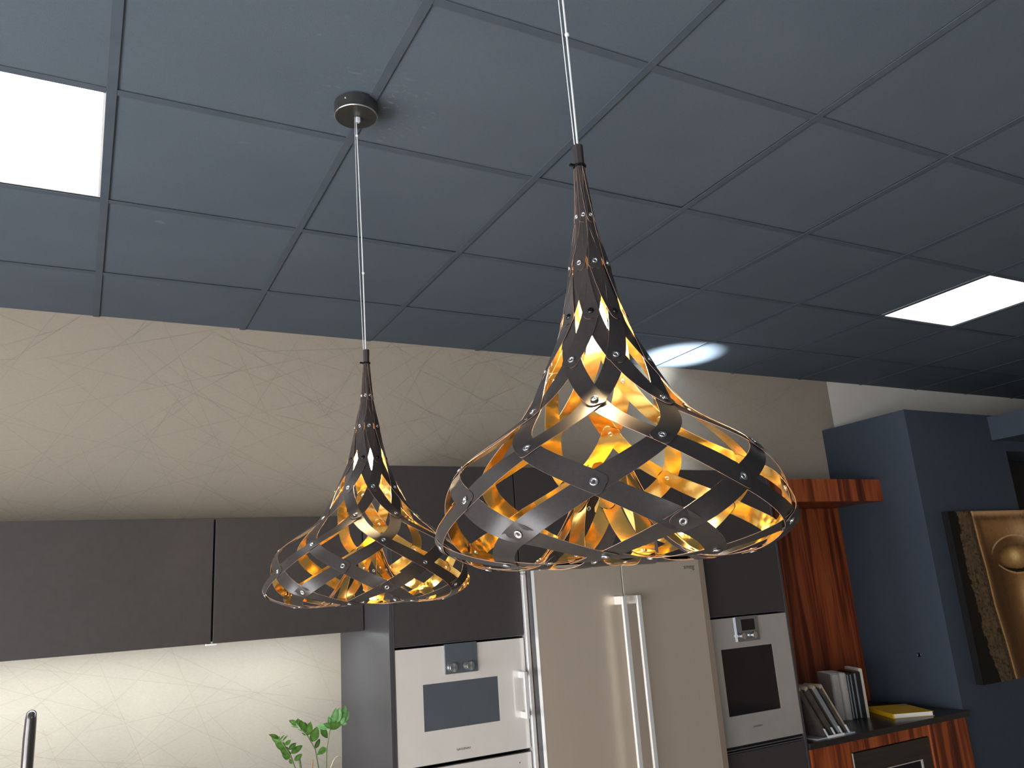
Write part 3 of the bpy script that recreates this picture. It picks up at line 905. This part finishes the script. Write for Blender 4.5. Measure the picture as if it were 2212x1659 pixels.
upright('catalogue', 0.170, 0.020, 0.252, 0.17, M_CREAMCOV, 'thin tall cream catalogue at the right end of the upright row', 'catalogue', back=0.012)
# leaning sample boards in a clear rack
rk = empty('sample_rack', (3.32, 2.33, WT), 'clear acrylic rack holding the leaning sample boards', 'rack')
box('base_plate', 3.185, 3.452, 2.262, 2.40, WT + 0.0003, WT + 0.005, M_ACRYL, rk)
box('front_lip', 3.26, 3.372, 2.2575, 2.2615, WT + 0.0003, WT + 0.012, M_WHITE, rk)
for k in range(4):
    xk = 3.236 + 0.050 * k
    bm = bmesh.new()
    pts = [(xk + 0.030, WT + 0.0052), (xk + 0.036, WT + 0.0052), (xk + 0.014, WT + 0.045), (xk + 0.008, WT + 0.045)]
    a_ = [bm.verts.new((x, 2.264, z)) for x, z in pts]; b_ = [bm.verts.new((x, 2.272, z)) for x, z in pts]
    for i in range(4):
        bm.faces.new((a_[i], a_[(i + 1) % 4], b_[(i + 1) % 4], b_[i]))
    bm.faces.new(a_); bm.faces.new(b_)
    finish('rib', bm, M_ACRYL, rk)
LEAN = math.radians(31)
SN = ['leftmost dark sample board, half hidden by the oven unit', 'second dark sample board from the left in the clear rack', 'third dark sample board from the left in the clear rack', 'rightmost leaning sample board with broad beige face']
for k in range(4):
    o = empty('sample_board', (3.262 + 0.050 * k, 2.278, WT + 0.0075 + 0.006), SN[k], 'sample board', 'leaning sample boards in the rack')
    o.rotation_euler = (0, -LEAN, 0)
    Ls = 0.262
    loc_box('core', -0.0115, 0.0115, 0.0, 0.11, 0.0, Ls, M_SAMPLEL, o)
    loc_box('laminate', -0.0140, -0.0117, -0.0005, 0.1105, 0.0, Ls - 0.002, M_SAMPLE, o)
    loc_box('edge_band', -0.0117, 0.0114 if k < 3 else -0.001, -0.0025, -0.0002, 0.0, Ls - 0.012, M_SAMPLE if k != 2 else M_SILVER, o)
    if k < 3:
        loc_box('laminate', 0.0117, 0.0140, -0.0005, 0.1105, 0.0, Ls - 0.016, M_SAMPLE, o)

# ---- tap at the lower left, on the left worktop
tp = empty('kitchen_tap', (-0.118, 2.60, WT), 'slim dark rounded upright tap in front of the pale wallpaper at lower left', 'tap')
a_, b_ = on_y(69, 1533, 2.60), on_y(58, 1659, 2.60)
axis_pts = [(-0.125, 2.60, WT + 0.02), (-0.120, 2.60, 1.06), (-0.1165, 2.60, 1.18)]
top_z = a_.z
bm = bmesh.new()
add_tube(bm, [(b_.x - 0.006, 2.60, WT + 0.021), (b_.x - 0.005, 2.60, WT + 0.12), (b_.x, 2.60, b_.z), ((a_.x + b_.x) / 2 - 0.001, 2.60, (a_.z + b_.z) / 2), (a_.x - 0.001, 2.60, top_z - 0.03), (a_.x, 2.60, top_z - 0.010), (a_.x, 2.60, top_z - 0.003), (a_.x, 2.60, top_z)],
         [0.017, 0.0178, 0.0186, 0.0190, 0.0178, 0.0155, 0.010, 0.001], 20)
finish('body', bm, M_TAP, tp, True)
bm = bmesh.new(); add_lathe(bm, [(0.024, 0.0003), (0.024, 0.016), (0.018, 0.0205)], 24, Matrix.Translation((b_.x - 0.006, 2.60, WT)))
finish('base', bm, M_STEELB, tp)
bm = bmesh.new(); add_tube(bm, [(b_.x - 0.015, 2.60, b_.z - 0.012), (b_.x - 0.030, 2.585, b_.z - 0.020), (b_.x - 0.06, 2.56, b_.z - 0.035)], 0.005, 10)
finish('lever', bm, M_STEELB, tp, True)

# ---- potted plant with feathered glossy leaves
pl = empty('potted_plant', (0.83, 2.60, WT), 'potted plant with glossy feathered green leaves before the pale wallpaper', 'plant')
bm = bmesh.new(); add_lathe(bm, [(0.055, 0.0003), (0.075, 0.11), (0.078, 0.115), (0.072, 0.115), (0.070, 0.10)], 28, Matrix.Translation((0.83, 2.60, WT)))
finish('pot', bm, M_WHITE, pl)
bm = bmesh.new(); add_lathe(bm, [(0.069, 0.1005), (0.069, 0.104)], 24, Matrix.Translation((0.83, 2.60, WT)))
finish('soil', bm, M_SOIL, pl)
def pp(cx, cy, dy=0.0):
    return on_y(560 + cx / 10.055, 1500 + cy / 10.055, 2.60 + dy)
def stem(pts, base_x, r, mt, dy):
    P = [pp(a, b, dy) for a, b in pts]
    bm = bmesh.new()
    low = Vector((base_x, 2.60 + dy * 0.4, WT + 0.103))
    add_tube(bm, [low, low.lerp(P[0], 0.55) + Vector((0, 0, 0.004))] + P, [r * 1.3, r * 1.15] + [r * (1 - 0.5 * k / len(P)) for k in range(len(P))], 7)
    return finish('stem', bm, mt, pl, True)
def leaf(st, b0, b1, w, dy0, dy1, mt, curl=0.15):
    A, B = pp(*b0, dy0), pp(*b1, dy1)
    d = B - A
    L = d.length
    w = w / 10.055 * 3.35 / FPX * 0.5 * 1.25
    nrm = Vector((random.uniform(-0.35, 0.35), -1, random.uniform(0.0, 0.6))).normalized()
    T = d.normalized()
    S = T.cross(nrm).normalized()
    nrm = S.cross(T)
    bm = bmesh.new()
    rows = []
    n = 8
    for k in range(n + 1):
        f = k / n
        h = w * (math.sin(math.pi * f ** 0.8) ** 0.8 if 0 < f < 1 else 0.02)
        c_ = A + d * f - nrm * (curl * L * (f * (1 - f)) * -1)
        rows.append([bm.verts.new(c_ + S * h + nrm * h * 0.25), bm.verts.new(c_), bm.verts.new(c_ - S * h + nrm * h * 0.25)])
    for a, b in zip(rows, rows[1:]):
        for q in (0, 1):
            bm.faces.new((a[q], a[q + 1], b[q + 1], b[q]))
    r = bmesh.ops.solidify(bm, geom=bm.faces[:], thickness=0.0006)
    return finish('leaf', bm, mt, st, True)
s1 = stem([(780, 1599), (690, 1340), (560, 1140), (430, 950)], 0.80, 0.0026, M_STEM, 0.0)
s2 = stem([(1285, 1599), (1220, 1200), (1050, 900), (880, 700), (800, 640)], 0.84, 0.0026, M_STEM, 0.02)
s3 = stem([(1450, 1599), (1470, 1150), (1540, 760), (1640, 640), (1790, 600)], 0.86, 0.0026, M_STEM, -0.02)
for b0, b1, w in (((430, 950), (200, 870), 62), ((500, 1060), (262, 930), 90), ((570, 1160), (345, 1060), 120), ((640, 1270), (450, 1180), 130), ((690, 1360), (490, 1300), 140),
                  ((455, 975), (545, 880), 26), ((505, 1015), (620, 893), 34), ((570, 1095), (690, 985), 66), ((635, 1200), (805, 1055), 80), ((690, 1285), (940, 1110), 100),
                  ((765, 1440), (935, 1290), 84), ((715, 1510), (655, 1400), 62), ((420, 960), (440, 905), 30)):
    leaf(s1, b0, b1, w, 0, random.uniform(-0.02, 0.02), M_LEAF)
for b0, b1, w in (((840, 660), (640, 562), 80), ((850, 680), (838, 520), 80), ((900, 720), (905, 555), 84), ((950, 780), (955, 590), 90), ((1010, 850), (985, 600), 104),
                  ((1045, 890), (1118, 588), 124), ((1150, 1030), (1262, 690), 150), ((1200, 1175), (1318, 960), 84), ((860, 720), (690, 690), 26), ((930, 800), (815, 742), 26), ((1010, 890), (915, 830), 26)):
    leaf(s2, b0, b1, w, 0.02, 0.02 + random.uniform(-0.02, 0.02), M_LEAF)
for b0, b1, w, mt in (((1450, 1160), (1250, 1315), 104, M_LEAF), ((1470, 720), (1255, 705), 96, M_LEAFL), ((1330, 740), (1485, 950), 110, M_LEAF), ((1480, 700), (1800, 640), 150, M_LEAF), ((1530, 640), (1500, 470), 70, M_LEAFL),
                      ((1600, 620), (1670, 285), 110, M_LEAFL), ((1670, 620), (1750, 280), 130, M_LEAFL), ((1740, 610), (1880, 245), 130, M_LEAFL), ((1790, 610), (1938, 340), 130, M_LEAFL),
                      ((1800, 640), (1905, 625), 60, M_LEAFL), ((1560, 720), (1390, 640), 90, M_LEAFL), ((1580, 740), (1480, 745), 70, M_LEAFL), ((1750, 640), (1860, 480), 90, M_LEAFL), ((1590, 620), (1560, 470), 50, M_LEAFL)):
    leaf(s3, b0, b1, w, -0.02, -0.02 + random.uniform(-0.02, 0.02), mt)
bm = bmesh.new(); add_tube(bm, [(0.825, 2.59, WT + 0.1), pp(900, 1599, 0.01), pp(870, 1390, 0.01)], [0.004, 0.0045, 0.0042], 8); finish('cut_stem', bm, M_STEM, pl)
bm = bmesh.new(); add_tube(bm, [(0.835, 2.61, WT + 0.1), pp(1150, 1599, 0.0), pp(1163, 1425, 0.0)], 0.0031, 8); finish('stake', bm, M_STAKE, pl)
bm = bmesh.new(); add_tube(bm, [(0.87, 2.60, WT + 0.1), pp(1560, 1599, 0.0), pp(1610, 1450, 0.0), pp(1660, 1370, 0), pp(1710, 1352, 0), pp(1768, 1353, 0)], [0.004, 0.0036, 0.003, 0.0026, 0.0024, 0.0024], 8); finish('dry_stem', bm, M_CANE, pl, True)

# ---- painting on the partition
pt = empty('painting', (4.92, 2.25, Z(-1.93)), 'canvas painting of a golden statue face on black, cut by the right edge', 'painting')
PXL, PXR, PZT, PZB, PYF = 4.492, 5.36, Z(-0.965), Z(-1.928), 2.232
box('canvas', PXL, PXR, PYF + 0.001, PY - 0.001, PZB, PZT, M_CANVAS, pt)
def lerp_list(tab, v):
    for (v0, u0), (v1, u1) in zip(tab, tab[1:]):
        if v <= v1:
            f = (v - v0) / (v1 - v0) if v1 > v0 else 0
            return u0 + (u1 - u0) * max(0, min(1, f))
    return tab[-1][1]
FACE = [(0, 0.218), (0.193, 0.231), (0.343, 0.248), (0.546, 0.255), (0.75, 0.286), (0.92, 0.304), (1.0, 0.31)]
BAND = [(0, 0.081), (0.1, 0.085), (0.2, 0.069), (0.27, 0.08), (0.33, 0.066), (0.47, 0.098), (0.62, 0.100), (0.66, 0.09), (0.73, 0.115), (0.78, 0.12), (0.86, 0.135), (0.94, 0.166), (1.0, 0.17)]
def hsh(a, b):
    x = math.sin(a * 127.1 + b * 311.7) * 43758.5453
    return x - math.floor(x)
def vn(x, y):
    i, j = math.floor(x), math.floor(y); f, g = x - i, y - j
    f = f * f * (3 - 2 * f); g = g * g * (3 - 2 * g)
    return (hsh(i, j) * (1 - f) + hsh(i + 1, j) * f) * (1 - g) + (hsh(i, j + 1) * (1 - f) + hsh(i + 1, j + 1) * f) * g
def mixc(a, b, f):
    f = max(0.0, min(1.0, f))
    return tuple(x + (y - x) * f for x, y in zip(a, b))
def bump1(x, c_, w):
    return math.exp(-((x - c_) / w) ** 2)
def paint(u, v):
    nz = vn(u * 60, v * 60) * 0.6 + vn(u * 140, v * 140) * 0.4
    fe = lerp_list(FACE, v)
    be = lerp_list(BAND, v) + 0.018 * (vn(u * 30 + 7, math.floor(v * 38)) - 0.5) + 0.012 * (vn(u * 90, v * 70) - 0.5)
    black = (0.006, 0.006, 0.006)
    if u < be:
        return black
    if u < fe:
        c_ = mixc((0.075, 0.046, 0.022), (0.15, 0.10, 0.055), nz * 1.4 - 0.2)
        crack = abs(vn(u * 34, v * 26) - 0.5) < 0.035 or vn(u * 80, v * 90) < 0.16
        c_ = mixc(c_, (0.018, 0.010, 0.006), 0.8 if crack else 0.0)
        if fe - u < 0.03:
            c_ = mixc(c_, (0.03, 0.015, 0.006), 0.5)
        return c_
    d = u - fe
    base = mixc((0.075, 0.034, 0.011), (0.25, 0.125, 0.043), 0.5 + 0.5 * (bump1(u, 0.62, 0.22) * bump1(v, 0.12, 0.16) + bump1(u, 0.60, 0.13) * bump1(v, 0.55, 0.2)) - 0.25)
    # rim light along the jaw line
    base = mixc(base, (0.42, 0.235, 0.095), 0.75 * bump1(d, 0.008, 0.008))
    base = mixc(base, (0.045, 0.018, 0.006), 0.75 * bump1(d, 0.045 + 0.05 * v, 0.022))
    # forehead edge
    base = mixc(base, (0.05, 0.024, 0.010), 0.7 * bump1(v, 0.045, 0.018) * (0.4 + nz))
    base = mixc(base, (0.40, 0.24, 0.12), 0.6 * bump1(v, 0.012, 0.015))
    base = mixc(base, (0.036, 0.016, 0.006), 0.90 * max(0, min(1, (0.56 - u) * 6)) * max(0, min(1, (v - 0.12) * 6)) * max(0, min(1, d * 20)))
    # shaded cheek towards the mouth
    base = mixc(base, (0.055, 0.022, 0.007), 0.9 * bump1(u, 0.50, 0.10) * max(0, min(1, (v - 0.60) * 4)))
    # eye socket, lid, ball
    ex_, ey_ = (u - 0.60) / 0.265, (v - 0.290) / 0.135
    rr = math.hypot(ex_, ey_)
    up = max(0.0, min(1.0, (0.33 - v) / 0.07))          # the socket fades out below the lid
    if rr < 1.0:
        base = mixc(base, (0.070, 0.030, 0.010), 0.85 * up)
    base = mixc(base, (0.60, 0.40, 0.20), 0.55 * bump1(rr, 1.02, 0.022) * max(0.0, min(1.0, (0.265 - v) / 0.06)))
    bx, by = (u - 0.585) / 0.195, (v - 0.286) / 0.078
    rb = math.hypot(bx, by)
    if rb < 1.0 and v < 0.318 + 0.045 * (1 - ((u - 0.58) / 0.20) ** 2):
        base = mixc((0.26, 0.14, 0.042), (0.05, 0.023, 0.008), rb ** 2)
        base = mixc(base, (0.62, 0.42, 0.18), 0.95 * bump1(bx, -0.10, 0.22) * bump1(by, -0.12, 0.38))
    ly = 0.318 + 0.045 * (1 - ((u - 0.58) / 0.20) ** 2)
    if abs(u - 0.58) < 0.20:
        hh = 0.011 * (1 - ((u - 0.58) / 0.20) ** 2)
        if abs(v - ly) < hh:
            return (0.010, 0.005, 0.003)
        if hh <= v - ly < hh + 0.010:
            base = (0.30, 0.165, 0.07)
    hl = bump1(u, 0.60, 0.05) * bump1(v, 0.52, 0.09)
    base = mixc(base, (0.50, 0.31, 0.14), 0.9 * hl)
    hl2 = bump1(u, 0.70, 0.10) * bump1(v, 0.13, 0.06)
    base = mixc(base, (0.42, 0.26, 0.13), 0.8 * hl2)
    base = mixc(base, tuple(x * 0.55 for x in base), (nz - 0.5) * 1.3)
    return tuple(min(0.9, x * 2.0) for x in base)
NU, NV = 250, 280
me = bpy.data.meshes.new('picture')
pv, pf = [], []
for j in range(NV + 1):
    for i in range(NU + 1):
        pv.append((PXL + (PXR - PXL) * i / NU, PYF + 0.0004, PZT + (PZB - PZT) * j / NV))
for j in range(NV):
    for i in range(NU):
        a = j * (NU + 1) + i
        pf.append((a, a + NU + 1, a + NU + 2, a + 1))
me.from_pydata(pv, [], pf)
ca = me.color_attributes.new('print', 'FLOAT_COLOR', 'POINT')
for k, (x, y, z) in enumerate(pv):
    ca.data[k].color = (*paint(x - PXL, PZT - z), 1.0)
M_PRINT = mat('printed_canvas', rough=0.5, spec=0.15)
tpn = NT(M_PRINT)
at = tpn.n('ShaderNodeAttribute', attribute_name='print')
nzp = tpn.noise(tpn.pos((1, 1, 1)), 260, 2)
tpn.l(tpn.mix(tpn.math('MULTIPLY', nzp, 0.08), at.outputs['Color'], (0.03, 0.02, 0.012)), tpn.b.inputs['Base Color'])
me.materials.append(M_PRINT)
po = bpy.data.objects.new('picture', me)
COL.objects.link(po); po.parent = pt
me.transform(Matrix.Translation(-Vector(pt.location)))
